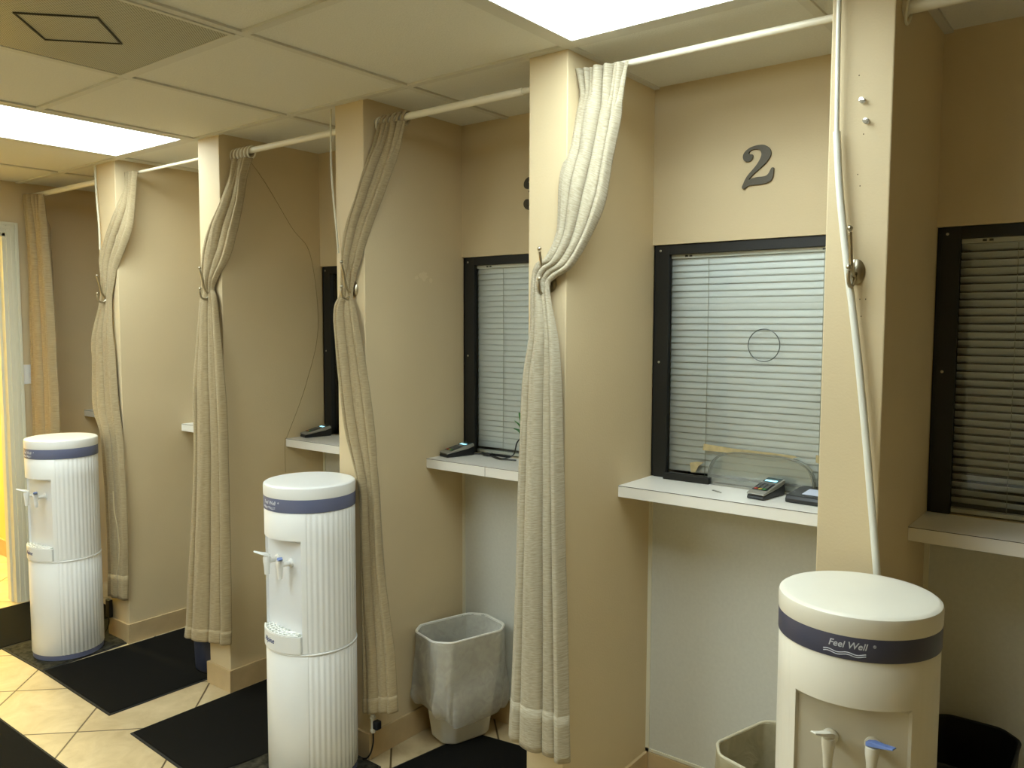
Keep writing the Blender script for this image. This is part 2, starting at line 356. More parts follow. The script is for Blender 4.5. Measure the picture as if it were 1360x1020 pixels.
# ------------------------------------------------------------------ booths: shelves, windows, blinds
bookind = {0: 'farthest booth beside the doorway', 1: 'second farthest booth, mostly behind a curtain', 2: 'middle booth with the thin hanging wire',
           3: 'booth with the white wastebasket and number 3', 4: 'booth under the number 2', 5: 'dark booth at the right edge'}
shelf_lab = ['short end of white laminate shelf in the booth by the doorway',
             'white laminate shelf end showing beside the second booth curtain from the doorway',
             'white laminate shelf above the middle water cooler, card terminal on it',
             'white laminate shelf above the clear-lined wastebasket, with cable and terminal',
             'bright white laminate shelf under the number 2 window',
             'shaded white laminate shelf at the right edge of the photo']
win_lab = ['dark framed window far back in the doorway booth', 'dark framed window hidden deep in the second booth', 'dark window', '', '', '']
for k in range(6):
    a, b = spans[k]
    # shelf
    t = thing('wall_shelf', ((a + b) / 2, .43, ZS0), shelf_lab[k], 'shelf', 'white shelves in the booths')
    hw = (b - a) / 2; yf = .316 - .43; yb = D - .43
    MB().box(-hw + .0005, hw - .0005, yf, yb - .0065, .0005, ZS1 - ZS0 - .0012).build('core', M['shelf'], t)
    MB().box(-hw + .0005, hw - .0005, yf + .0008, yb - .0005, ZS1 - ZS0 - .0012, ZS1 - ZS0).build('top_laminate', M['shelf'], t)
    m = MB(); m.box(-hw + .0005, hw - .0005, yf - .0007, yf + .0005, ZS1 - ZS0 - .0022, ZS1 - ZS0 - .0007)
    if k == 3: xx = -.577 - (a + b) / 2; m.box(xx - .0007, xx + .0007, yf - .0006, yf + .0005, .0005, ZS1 - ZS0 - .001)
    m.build('edge_joint', M['shelfline'], t)
    # window
    fw = .047
    wroot = bpy.data.objects.new('window_%d' % (k + 1), None); COL.objects.link(wroot); wroot.location = (a, D, ZS1); struct(wroot)
    W = b - a; Hh = ZT - ZS1
    fr = MB(); y0, y1 = -.002, .02
    x0 = .012
    fr.box(x0, x0 + fw, y0, y1, .0005, Hh - .0005); fr.box(W - .002 - fw, W - .002, y0, y1, .0005, Hh - .0005)
    fr.box(x0 + fw, W - .002 - fw, y0, y1, Hh - .034, Hh - .0005)
    fr.box(0.0005, x0 + .001, y0 + .006, y1, .0005, Hh - .0005)
    fr.build('window_frame', M['black'], wroot, bevel=.001)
    for zz in (Hh - .02, Hh * .5):
        MB().lathe([(.004, 0), (.004, .0012), (.002, .002)], 12, Matrix.Translation((x0 + .014, y0, zz)) @ Matrix.Rotation(PI / 2, 4, 'X')).build('screw', M['nickel'], wroot)
    gl = MB(); gl.box(x0 + fw - .002, W - fw, .012, .016, .001, Hh - .033)
    gl.build('window_pane', M['glass'], wroot)
    # blind
    if k in (0, 1): continue
    bl = {2: 'closed venetian blind, sliver behind the third-booth curtain', 3: 'closed white venetian blind in the window above the wastebasket',
          4: 'closed white venetian blind in the window under the number 2', 5: 'shaded venetian blind with thin bright slat edges at the right edge'}[k]
    bt = thing('venetian_blind', (a + .5 * W + .005, D + .029, ZS1), bl, 'blind', 'window blinds')
    bw = (W - 2 * fw) / 2 - .003
    MB().box(-bw, bw, -.012, .012, Hh - .047, Hh - .0335).build('headrail', M['shelf'], bt, bevel=.001)
    sl = MB(); pitch = .0222; n = int((Hh - .06) / pitch)
    rnd = random.Random(k)
    for i in range(n):
        z = Hh - .058 - i * pitch
        tilt = math.radians(76 if k != 5 else 44) + rnd.uniform(-.05, .05)
        if k == 4 and i in (6, 7): tilt += .22
        if k == 5: tilt = -tilt
        sag = rnd.uniform(-.0012, .0012)
        pts = []
        for j in range(6):
            u = (j / 5 - .5) * .0255; c = .0016 * (1 - (2 * j / 5 - 1) ** 2)
            yy = u * math.cos(tilt) - c * math.sin(tilt) * (1 if tilt > 0 else -1); zz = u * math.sin(tilt) + c * math.cos(tilt)
            pts.append((yy, zz))
        vs = []; NX = 8
        for q in range(NX + 1):
            xx = -bw + .002 + (2 * bw - .004) * q / NX
            dz_ = sag * math.sin(PI * q / NX) + (rnd.uniform(-.0004, .0004))
            vs += [(xx, p[0], z + p[1] + dz_) for p in pts]
        fs = [(q * 6 + j, q * 6 + j + 1, (q + 1) * 6 + j + 1, (q + 1) * 6 + j) for q in range(NX) for j in range(5)]
        sl.add(vs, fs)
    so = sl.build('slats', M['blind'], bt, smooth=True)
    sd = so.modifiers.new('t', 'SOLIDIFY'); sd.thickness = .0006 if k != 5 else .0010
    MB().box(-bw + .002, bw - .002, -.011, .011, .004, .016).build('bottom_rail', M['shelf'], bt, bevel=.001)
    for xx in (-bw + .14, bw - .13):
        MB().tube([(xx, -.0085, Hh - .05), (xx + .002, -.0085, Hh * .5), (xx, -.0085, .016)], .0009, 6).build('lift_cord', M['cord'], bt)
    for xx in (-bw + .06, -bw + .076, bw * .6): MB().box(xx - .005, xx + .005, -.0125, -.011, Hh - .043, Hh - .037).build('bracket_clip', M['dkplastic'], bt)

# speaking hole rim in the pane of window 5
m = MB(); c = (.395, D + .0085, 1.574)
ring = [(c[0] + .052 * math.cos(2 * PI * i / 64), c[1], c[2] + .052 * math.sin(2 * PI * i / 64)) for i in range(65)]
m.tube(ring, .0016, 8, caps=False)
sp = m.build('speaking_hole_rim', mat('hole_edge', rgb(92, 98, 94), .2), bpy.data.objects['window_5'])
sp.matrix_parent_inverse = Matrix.Translation(-Vector((spans[4][0], D, ZS1)))
# the dim office behind the windows
mo = MB(); mo.box(XL - .1, XR + .1, 1.7, 1.8, 0, H); mo.box(XL - .2, XL - .1, D + th, 1.8, 0, H); mo.box(XR + .1, XR + .2, D + th, 1.8, 0, H)
struct(mo.build('wall_office', M['office']))

# numerals
def numeral(outlines, x0, z0, label, name='number_two'):
    m = MB(); pts = crv([(x, y, 0) for x, y in outlines], 3, True)
    P2 = [(x0 + (p.x - 312) * .000256, z0 - (p.y - 232) * .000222) for p in pts]
    m.prism(P2, D - .018, D - .0095, axis='y')
    o = m.build(name, M['bronze'], bevel=.0012)
    tag(o, label, 'number'); return o
two = [(390, 340), (408, 348), (430, 352), (440, 375), (435, 410), (415, 435), (380, 448), (345, 440), (320, 412), (312, 365), (325, 320), (360, 280), (410, 250), (470, 235), (530, 232), (590, 245), (640, 285), (665, 335), (667, 390), (645, 440), (610, 490), (560, 540), (500, 590), (445, 640), (405, 685), (398, 703), (430, 690), (500, 680), (570, 680), (615, 672), (645, 642), (665, 600), (680, 572), (705, 572), (707, 620), (700, 680), (692, 720), (670, 752), (620, 775), (560, 786), (490, 786), (420, 785), (375, 797), (345, 825), (318, 826), (308, 800), (322, 760), (345, 700), (380, 640), (430, 580), (480, 520), (515, 465), (540, 410), (550, 360), (535, 315), (505, 290), (460, 283), (420, 290), (392, 315)]
numeral(two, .321, 2.205, 'dark bronze numeral 2 on the beige wall above the window', 'numeral_two')
three = [(392, 340), (430, 355), (440, 385), (425, 425), (385, 445), (340, 430), (315, 390), (318, 330), (350, 275), (410, 242), (490, 232), (570, 240), (635, 275), (665, 335), (655, 400), (615, 450), (560, 485), (620, 510), (680, 560), (700, 635), (680, 715), (620, 780), (530, 815), (430, 812), (350, 780), (312, 720), (315, 660), (350, 620), (400, 622), (435, 655), (430, 700), (395, 730), (410, 765), (460, 782), (520, 760), (555, 700), (560, 620), (530, 550), (470, 515), (410, 505), (410, 475), (470, 465), (520, 420), (540, 350), (520, 290), (470, 268), (415, 280), (388, 310)]
numeral(three, -.557, 2.205, 'dark numeral, only its left dots showing beside the pillar edge', 'numeral_three')

# ------------------------------------------------------------------ lights, vent
def troffer(ix, iy, label):
    x0 = gx[0] + (ix + 5) * .654; y1 = gy[0] - .636 * iy
    t = thing('ceiling_light', (x0 + .327, y1 - .636, H), label, 'ceiling light', 'fluorescent ceiling panels')
    a, b = .327 - w, .636 - w
    m = MB(); f = .028
    m.box(-a, -a + f, -b, b, -.003, .010); m.box(a - f, a, -b, b, -.003, .010); m.box(-a + f, a - f, -b, -b + f, -.003, .010); m.box(-a + f, a - f, b - f, b, -.003, .010)
    m.build('frame', M['grid'], t, bevel=.001)
    MB().box(-a + f, a - f, -b + f, b - f, .000, .006).build('diffuser', M['lens'], t)
troffer(-4, 0, 'bright fluorescent ceiling panel at the left, near the doorway booths')
troffer(0, 0, 'bright fluorescent ceiling panel at the top centre above the number 2 booth')
troffer(-2, 2, 'added unseen fluorescent fill panel in the middle of the aisle, just past the perforated vent')  # added out of view to lift the ambient light
troffer(-2, 4, 'added unseen fluorescent fill panel farthest from the booths in the middle of the aisle')  # extra unseen panel, added for more fill from the back
troffer(-4, 4, 'added unseen fluorescent fill panel further back at the doorway end of the aisle')  # unseen panel added as frontal fill on the booths
# vent
vt = thing('ceiling_vent', (-.975, -.962, H), 'grey perforated air return panel in the ceiling, dark square in it', 'vent')
m = MB(); s = .301
m.box(-s, s, -s + .012, s - .012, -.004, .004); m.build('perforated_panel', M['ventm'], vt)
m = MB(); f = .012
m.box(-s - .012, -s + .001, -s, s, -.006, .005); m.box(s - .001, s + .012, -s, s, -.006, .005); m.box(-s, s, -s, -s + .013, -.006, .005); m.box(-s, s, s - .013, s, -.006, .005)
m.build('rim', M['grid'], vt, bevel=.001)
m = MB(); R4 = Matrix.Rotation(PI / 4 + .04, 4, 'Z'); q = .098
pl = MB().box(-q, q, -q, q, -.0048, -.0035, R4); pl.build('square_plate', M['ventm'], vt)
m = MB(); e = .005
for (xa, xb, ya, yb) in ((-q - e, -q, -q - e, q + e), (q, q + e, -q - e, q + e), (-q, q, -q - e, -q), (-q, q, q, q + e)): m.box(xa, xb, ya, yb, -.0075, -.0038, R4)
m.build('plate_gap', mat('dark_gap', rgb(60, 56, 40), .8), vt)

# ------------------------------------------------------------------ mats
def floor_mat_obj(poly, label, m1, edge=.009, z=.008, name='floor_mat', cat='mat'):
    cx = sum(p[0] for p in poly) / len(poly); cy = sum(p[1] for p in poly) / len(poly)
    t = thing(name, (cx, cy, 0), label, cat, 'mats on the tiled floor')
    P0 = [(p[0] - cx, p[1] - cy) for p in poly]
    def inset(P, d):
        n = len(P); out = []
        for i in range(n):
            a, b, c = Vector(P[i - 1]), Vector(P[i]), Vector(P[(i + 1) % n])
            e1 = (b - a).normalized(); e2 = (c - b).normalized()
            n1 = Vector((-e1.y, e1.x)); n2 = Vector((-e2.y, e2.x)); k = (n1 + n2); k = k / max(k.dot(n1), .3)
            out.append(tuple(b + k * d))
        return out
    MB().prism(P0, 0.0005, .004, top=inset(P0, .002)).build('rubber_border', M['rubber'], t)
    MB().prism(inset(P0, edge), .004, z, top=inset(P0, edge + .003)).build('carpet_pile', m1, t)
    return t
floor_mat_obj([(-2.668, -.432), (-1.987, -.447), (-1.975, .42), (-2.66, .42)], 'black carpet mat between the far water cooler and the next pillar', M['mat'])
floor_mat_obj([(-1.772, -.468), (-1.25, -.492), (-1.05, .40), (-1.768, .40)], 'black carpet mat left of the middle water cooler', M['mat'])
floor_mat_obj([(-.766, -.02), (-.16, -.30), (-.155, .46), (-.466, .427), (-.704, .388)], 'black carpet mat in front of the clear-lined wastebasket', M['mat'])
floor_mat_obj([(-3.5, -1.75), (.9, -1.75), (.9, -.735), (-3.5, -.735)], 'long black runner along the aisle at the bottom left', M['mat'])
floor_mat_obj([(-3.112, -.44), (-2.669, -.432), (-2.69, -.014), (-3.112, .15)], 'charcoal patterned mat under the far water cooler', M['matpat'])
floor_mat_obj([(-1.235, -.47), (-.76, -.42), (-.775, -.06), (-.80, -.016), (-.914, -.014), (-1.20, -.014)], 'dark patterned mat under the middle water cooler', M['matpat'])
floor_mat_obj([(-3.76, -1.1), (-3.113, -1.1), (-3.113, .2), (-3.76, .2)], 'black door mat at the lit doorway', M['mat'])

# ------------------------------------------------------------------ curtains
RAWC = {
'c4': [[(-0.007, 0.05, 2.391), (0.174, 0.05, 2.381)], [(0.003, 0.05, 2.325), (0.153, 0.05, 2.284)], [(-0.003, 0.04, 2.27), (0.142, 0.05, 2.223)],
   [(-0.005, 0.01, 2.163), (0.121, 0.045, 2.104)], [(-0.016, -0.02, 2.072), (0.107, 0.03, 1.983)], [(-0.018, -0.03, 1.917), (0.067, 0.005, 1.877)],
   [(-0.045, -0.045, 1.84), (0.029, -0.02, 1.806)], [(-0.074, -0.055, 1.817), (-0.016, -0.035, 1.776)], [(-0.09, -0.055, 1.764), (-0.034, -0.04, 1.741)],
   [(-0.094, -0.06, 1.618), (-0.003, -0.045, 1.597)], [(-0.118, -0.065, 1.459), (0.012, -0.045, 1.464)], [(-0.13, -0.07, 1.16), (0.022, -0.045, 1.175)],
   [(-0.139, -0.075, 0.783), (0.034, -0.045, 0.812)], [(-0.157, -0.08, 0.350), (0.058, -0.055, 0.325)]],
'c3': [[(-0.862, 0.055, 2.358), (-0.722, 0.055, 2.352)], [(-0.872, 0.04, 2.295), (-0.742, 0.045, 2.267)], [(-0.887, 0.0, 2.193), (-0.773, 0.03, 2.179)],
   [(-0.912, -0.02, 2.094), (-0.806, 0.01, 2.08)], [(-0.951, -0.03, 1.994), (-0.848, 0.0, 1.984)], [(-0.975, -0.03, 1.9), (-0.889, -0.014, 1.87)],
   [(-0.980, -0.028, 1.835), (-0.921, -0.016, 1.792)], [(-0.985, -0.03, 1.752), (-0.928, -0.018, 1.735)], [(-1.0, -0.05, 1.695), (-0.901, -0.025, 1.672)],
   [(-0.994, -0.05, 1.57), (-0.878, -0.025, 1.572)], [(-0.959, -0.045, 1.274), (-0.828, -0.02, 1.282)], [(-0.895, -0.032, 1.031), (-0.809, -0.015, 1.041)],
   [(-0.888, -0.03, 0.728), (-0.785, -0.015, 0.751)], [(-0.885, -0.03, 0.403), (-0.737, -0.015, 0.459)], [(-0.885, -0.03, 0.19), (-0.718, -0.015, 0.235)]],
'c2': [[(-1.779, 0.055, 2.342), (-1.645, 0.055, 2.335)], [(-1.782, 0.04, 2.273), (-1.672, 0.05, 2.27)], [(-1.79, 0.0, 2.162), (-1.683, 0.04, 2.163)],
   [(-1.858, -0.02, 2.053), (-1.707, 0.02, 2.03)], [(-1.886, -0.03, 1.967), (-1.741, 0.005, 1.923)], [(-1.900, -0.03, 1.87), (-1.791, -0.012, 1.845)],
   [(-1.905, -0.028, 1.792), (-1.823, -0.016, 1.79)], [(-1.915, -0.04, 1.677), (-1.793, -0.024, 1.719)], [(-1.936, -0.06, 1.39), (-1.744, -0.03, 1.397)],
   [(-1.941, -0.065, 1.12), (-1.732, -0.03, 1.135)], [(-1.972, -0.07, 0.755), (-1.731, -0.03, 0.785)], [(-2.025, -0.07, 0.411), (-1.738, -0.03, 0.46)],
   [(-2.054, -0.07, 0.207), (-1.744, -0.03, 0.235)]],
'c1': [[(-2.681, 0.05, 2.385), (-2.575, 0.05, 2.383)], [(-2.684, 0.04, 2.313), (-2.600, 0.05, 2.259)], [(-2.70, 0.0, 2.213), (-2.605, 0.03, 2.105)],
   [(-2.788, -0.02, 2.058), (-2.638, 0.01, 2.011)], [(-2.82, -0.03, 1.973), (-2.69, -0.005, 1.909)], [(-2.815, -0.03, 1.863), (-2.713, -0.014, 1.831)],
   [(-2.830, -0.03, 1.75), (-2.731, -0.016, 1.749)], [(-2.89, -0.05, 1.56), (-2.726, -0.02, 1.599)], [(-2.904, -0.045, 1.436), (-2.714, -0.02, 1.486)],
   [(-2.924, -0.04, 1.197), (-2.698, -0.02, 1.249)], [(-2.871, -0.035, 1.041), (-2.666, -0.02, 0.997)], [(-2.84, -0.03, 0.639), (-2.649, -0.02, 0.67)],
   [(-2.84, -0.03, 0.228), (-2.668, -0.02, 0.235)]],
'c0': [[(-3.765, 0.004, 2.376), (-3.535, 0.014, 2.356)], [(-3.765, 0.003, 2.248), (-3.516, 0.013, 2.222)], [(-3.765, 0.01, 2.12), (-3.524, 0.02, 2.106)],
   [(-3.765, 0.008, 1.74), (-3.484, 0.018, 1.736)], [(-3.765, 0.0, 1.183), (-3.45, 0.01, 1.201)], [(-3.765, 0.0, 0.798), (-3.448, 0.01, 0.83)],
   [(-3.765, 0.0, 0.28), (-3.446, 0.01, 0.30)]],
}
def face_room(o):
    if sum(p.normal.y * p.area for p in o.data.polygons) > 0: o.data.flip_normals()
def curtain(key, label, m, creases, deep, seed, amps=None, cloth_w=1.1):
    """creases: (position across the cloth, relative depth) of the sharp valleys between broad flat pleats"""
    st = RAWC[key]
    K = 14
    L = crv([a for a, b in st], K); R = crv([b for a, b in st], K)
    n = len(L); NS = 240
    base = Vector((st[0][0][0], 0, 0))
    vs = []; uvs = []
    tlen = 0
    rnd = random.Random(seed); ph = [rnd.uniform(0, 6.28) for _ in range(12)]
    off = [rnd.uniform(.25, .9) * (1 if q % 2 else -1) for q in range(len(creases) + 1)]
    for i in range(n):
        t = i / (n - 1); si = i / K
        if i: tlen += ((L[i] + R[i]) / 2 - (L[i - 1] + R[i - 1]) / 2).length
        wv = R[i] - L[i]; width = wv.length
        hx = Vector((wv.x, wv.y, 0)).normalized(); nrm = Vector((hx.y, -hx.x, 0))   # towards the room
        A = deep * (amps(si, t) if amps else 1)
        cr = [(c + .030 * math.sin(3.1 * t + ph[q]) + .014 * math.sin(8 * t + ph[q + 4]), d * (.75 + .25 * math.sin(5 * t + ph[q + 2]))) for q, (c, d) in enumerate(creases)]
        hd = max(0, 1 - si / 1.7)
        for j in range(NS + 1):
            s = j / NS
            edges = [0] + [c for c, d in cr] + [1]
            q = 0
            while q < len(cr) and s > cr[q][0]: q += 1
            u = min(1, max(0, (s - edges[q]) / (edges[q + 1] - edges[q])))
            f = .42 * math.sin(PI * u) ** .7 + off[q] * .35 * math.sin(PI * u) ** .5
            sd_ = 0
            for c, d in cr:
                w_ = .026 / max(width, .07) * .16 + .010
                x_ = (s - c) / w_
                f -= 1.45 * d * math.exp(-x_ * x_)
                sd_ += -.017 * d * x_ * math.exp(-x_ * x_ * .6)          # pleat lips close over the valley
            f = f * (1 - .75 * hd) + hd * .45 * (2 * abs(math.sin(PI * 5.3 * s + ph[5])) ** .6 - 1)
            sd_ *= (1 - hd) * min(1, A / .02)
            f -= .35 * (1 - min(1, 9 * s)) + .35 * (1 - min(1, 9 * (1 - s)))   # side edges roll back
            nz_ = noise.noise(Vector((s * 4 + seed, t * 8, seed))) * .006 + noise.noise(Vector((s * 12 + seed, t * 24, seed))) * .0022
            k_ = min(1, A / .02)
            p = L[i] + wv * s + nrm * (A * f + nz_ * k_) + hx * sd_
            vs.append(p); uvs.append((s * cloth_w, tlen))
    fs = [(i * (NS + 1) + j, i * (NS + 1) + j + 1, (i + 1) * (NS + 1) + j + 1, (i + 1) * (NS + 1) + j) for i in range(n - 1) for j in range(NS)]
    t_ = thing('curtain', base, label, 'curtain', 'tied-back beige booth curtains')
    mb = MB(); mb.v = [tuple(v - base) for v in vs]; mb.f = fs
    o = mb.build('cloth', m, t_, smooth=True, angle=180); face_room(o)
    me = o.data; uvl = me.uv_layers.new(name='UVMap')
    for lp in me.loops: uvl.data[lp.index].uv = uvs[lp.vertex_index]
    sd = o.modifiers.new('thick', 'SOLIDIFY'); sd.thickness = .003; sd.offset = 0
    # hem: a doubled band along the bottom rows
    rows = 5 if key != 'c0' else 3
    hv = []; hu = []; i0 = n - 1 - rows
    for i in range(i0, n):
        for j in range(NS + 1):
            p = Vector(vs[i * (NS + 1) + j]) - base; wv = R[i] - L[i]; hx = Vector((wv.x, wv.y, 0)).normalized(); nrm = Vector((hx.y, -hx.x, 0))
            hv.append(p + nrm * (.0026 if i > i0 else .0016)); hu.append(uvs[i * (NS + 1) + j])
    hf = [(i * (NS + 1) + j, i * (NS + 1) + j + 1, (i + 1) * (NS + 1) + j + 1, (i + 1) * (NS + 1) + j) for i in range(rows) for j in range(NS)]
    hb = MB(); hb.v = [tuple(v) for v in hv]; hb.f = hf
    ho = hb.build('hem', m, t_, smooth=True, angle=180); face_room(ho); u2 = ho.data.uv_layers.new(name='UVMap')
    for lp in ho.data.loops: u2.data[lp.index].uv = hu[lp.vertex_index]
    sd = ho.modifiers.new('thick', 'SOLIDIFY'); sd.thickness = .003; sd.offset = 0
    return t_
def ampf(pinch):
    def f(si, t):
        d = abs(si - pinch)
        return .26 + .8 * min(1, d / 3.2)
    return f
curtain('c4', 'pale slub linen curtain tied back on the pillar left of the number 2 booth', M['linen'], [(.26, 1), (.56, .9), (.80, .55)], .034, 3, ampf(7.5))
curtain('c3', 'taupe curtain tied back on the pillar behind the middle water cooler', M['taupe'], [(.22, .8), (.47, 1), (.76, .9)], .026, 11, ampf(6.5))
curtain('c2', 'taupe curtain tied back on the slim pillar with the white base, third from the left', M['taupe'], [(.18, .8), (.52, 1.1), (.78, .8)], .028, 5, ampf(6))
curtain('c1', 'taupe curtain tied back on the pillar right of the far water cooler', M['taupe'], [(.24, .8), (.52, 1), (.80, .8)], .024, 21, ampf(6))
for cn, xs, zz in (('curtain.001', [-.845, -.818, -.791, -.764, -.737], 2.369), ('curtain.002', [-1.766, -1.742, -1.718, -1.693, -1.668], 2.369)):
    c_ = bpy.data.objects[cn]
    for x in xs:
        pts = [(x - c_.location.x + .004 * math.sin(2 * a * PI / 24), .070 + .0175 * math.cos(a * PI / 12), zz - .004 + .0215 * math.sin(a * PI / 12)) for a in range(25)]
        m = MB().tube(pts, .0045, 8, caps=False); m.v = [(v[0] * 1.0 + (v[0] - (x - c_.location.x)) * .8, v[1], v[2]) for v in m.v]
        m.build('tab_loop', M['taupe'], c_, smooth=True)
curtain('c0', 'straight hanging taupe curtain next to the doorway casing', M['taupe'], [(.22, .8), (.50, 1.3), (.78, .9)], .036, 8)

# ------------------------------------------------------------------ rods
def rod(x0, x1, y, z, r, label, joint=None, r2=None, rings=(), ry=0):
    t = thing('curtain_rod', ((x0 + x1) / 2, y, z), label, 'curtain rod', 'white curtain rods across the booths')
    cx = (x0 + x1) / 2
    j = joint if joint is not None else x1
    MB().tube([(x0 - cx, 0, 0), (j - cx, 0, 0)], r, 20).build('tube', M['rod'], t, smooth=True)
    if joint is not None: MB().tube([(j - cx - .02, 0, 0), (x1 - cx, 0, 0)], r2, 20).build('inner_tube', M['rod'], t, smooth=True)
    for (xa, xb, re_) in ((x1 - cx - .010, x1 - cx, (r2 or r) + .004), (x0 - cx, x0 - cx + .010, r + .004)):
        MB().tube([(xa, 0, 0), (xb, 0, 0)], re_, 20).build('end_cap', M['rod'], t, smooth=True)
    for rx in rings:
        m = MB(); R = r + .008
        pts = [(rx - cx + .004 * math.sin(a * PI / 12), R * math.cos(a * PI / 12) * .95, -.008 + (R + .004) * math.sin(a * PI / 12)) for a in range(25)]
        m.tube(pts, .0036, 8, caps=False); m.build('ring', M['rod'], t, smooth=True)
    return t
rod(.0005, .7485, .07, 2.384, .0095, 'thin white curtain rod across the number 2 booth')
rod(-.8805, -.1405, .07, 2.369, .0125, 'thick white curtain rod across the wastebasket booth', joint=-.215, r2=.010, rings=(-.868,))
rod(-1.7865, -1.0345, .07, 2.369, .0125, 'thick white curtain rod across the booth left of the middle cooler pillar', rings=[-1.779, -1.755, -1.73, -1.705, -1.68, -1.655])
rod(-2.6885, -1.9485, .07, 2.381, .007, 'thin white curtain rod across the booth right of the far cooler')
rod(-3.7995, -2.8765, .035, 2.366, .0140, 'thick white curtain rod across the booth beside the doorway', rings=[-3.785])
rod(.8895, 1.6395, .07, 2.370, .0155, 'thick white curtain rod at the top right corner', rings=[.900])

# ------------------------------------------------------------------ coat hooks used as tie-backs
def make_hook(label):
    t = thing('coat_hook', (0, 0, 0), label, 'hook', 'metal coat hooks on the pillars')
    nk = M['nickel']
    MB().lathe([(.0001, 0), (.023, 0), (.024, .002), (.018, .006), (.008, .009), (.0001, .0095)], 32, Matrix.Rotation(PI / 2, 4, 'X') @ Matrix.Diagonal((.85, 1.25, 1, 1))).build('rosette', nk, t, smooth=True)
    up = crv([(0, -.006, -.004), (0, -.022, -.010), (0, -.038, .004), (0, -.046, .030), (0, -.052, .060), (0, -.060, .088)], 6)
    a = MB().tube(up, .0035, 12, rs=[.0055 - .0014 * i / len(up) for i in range(len(up))])
    a.ball((0, -.061, .096), .0065); a.lathe([(.0001, -.002), (.0052, -.001), (.0052, .001), (.0001, .002)], 16, Matrix.Translation((0, -.0595, .086))); a.lathe([(.0001, -.002), (.0046, -.001), (.0046, .001), (.0001, .002)], 16, Matrix.Translation((0, -.059, .081)))
    a.build('long_prong', nk, t, smooth=True)
    dn = crv([(0, -.008, -.006), (0, -.020, -.024), (0, -.038, -.036), (0, -.056, -.030), (0, -.062, -.012), (0, -.062, .000)], 6)
    b = MB().tube(dn, .0045, 12)
    b.ball((0, -.062, .008), .0062); b.lathe([(.0001, -.002), (.005, -.001), (.005, .001), (.0001, .002)], 16, Matrix.Translation((0, -.062, -.001)))
    b.build('short_prong', nk, t, smooth=True)
    return t
hk = make_hook('bare brushed metal coat hook on the pillar with the leaning white pole')
hk.location = (.822, 0, 1.764)
for (x, z, lab) in ((-.055, 1.765, 'coat hook holding back the pale linen curtain by the number 2 booth'),
                    (-.936, 1.766, 'coat hook holding the curtain on the pillar above the middle cooler'),
                    (-1.855, 1.780, 'coat hook holding the curtain third from the left'),
                    (-2.778, 1.780, 'coat hook holding the curtain above the far cooler')):
    h = copy_tree(hk, (x, 0, z), 0); h['label'] = lab

# leaning pole (spare telescoping rod)
pt = thing('leaning_pole', (.80, -.03, 1.07), 'long white telescoping pole leaning on the right pillar behind the bare hook', 'pole')
up = [(.770, -.020, 2.425), (.771, -.022, 2.30), (.774, -.022, 2.088)]
MB().tube([(p[0] - .80, p[1] + .03, p[2] - 1.07) for p in crv(up, 5)], .0055, 16).build('thin_section', M['pole'], pt, smooth=True)
lo = [(.774, -.022, 2.090), (.786, -.024, 1.949), (.809, -.026, 1.774), (.831, -.026, 1.625), (.858, -.026, 1.416), (.896, -.024, 1.072), (.932, -.022, .72), (.963, -.025, .012)]
MB().tube([(p[0] - .80, p[1] + .03, p[2] - 1.07) for p in crv(lo, 5)], .0085, 16).build('thick_section', M['pole'], pt, smooth=True)

# small clear pins and nail holes on the same pillar
for (x, z, lab) in ((.824, 2.157, 'upper clear push pin high on the right pillar'), (.834, 2.109, 'lower clear push pin high on the right pillar')):
    m = MB(); R4 = Matrix.Translation((x, 0, z)) @ Matrix.Rotation(PI / 2, 4, 'X')
    m.lathe([(.0015, 0), (.0065, .0015), (.006, .003), (.0035, .005), (.0035, .010), (.006, .012), (.006, .014), (.0001, .0142)], 16, R4)
    tag(m.build('push_pin', M['pin'], smooth=True), lab, 'pin', 'clear pins')
m = MB()
for (x, z) in ((.814, 2.216), (.828, 2.081), (.824, 1.963), (.818, 1.99), (.832, 1.70), (.845, 1.70), (.836, 1.66), (.79, 1.88)):
    m.lathe([(.0016, 0), (.0012, .0006), (.0001, .0008)], 10, Matrix.Translation((x, .0002, z)) @ Matrix.Rotation(PI / 2, 4, 'X'))
nh = m.build('nail_hole', mat('hole_dark', rgb(80, 64, 40), .9)); struct(nh); nh.name = 'trim_4'

# rough plaster patch on the side wall above the wastebasket booth
m = MB(); rr = random.Random(2)
for (yy, zz, r_) in ((.305, 1.826, .022), (.345, 1.810, .010), (.265, 1.818, .009)):
    P_ = [(yy + r_ * (1 + rr.uniform(-.3, .3)) * math.cos(a * PI / 8), zz + .8 * r_ * (1 + rr.uniform(-.3, .3)) * math.sin(a * PI / 8)) for a in range(16)]
    m.prism([(p_[0], p_[1]) for p_ in P_], -.8815, -.8800, axis='x')
pz = m.build('trim_5', mat('plaster_patch', rgb(214, 197, 160), .8, bump=1, bscale=150)); struct(pz)
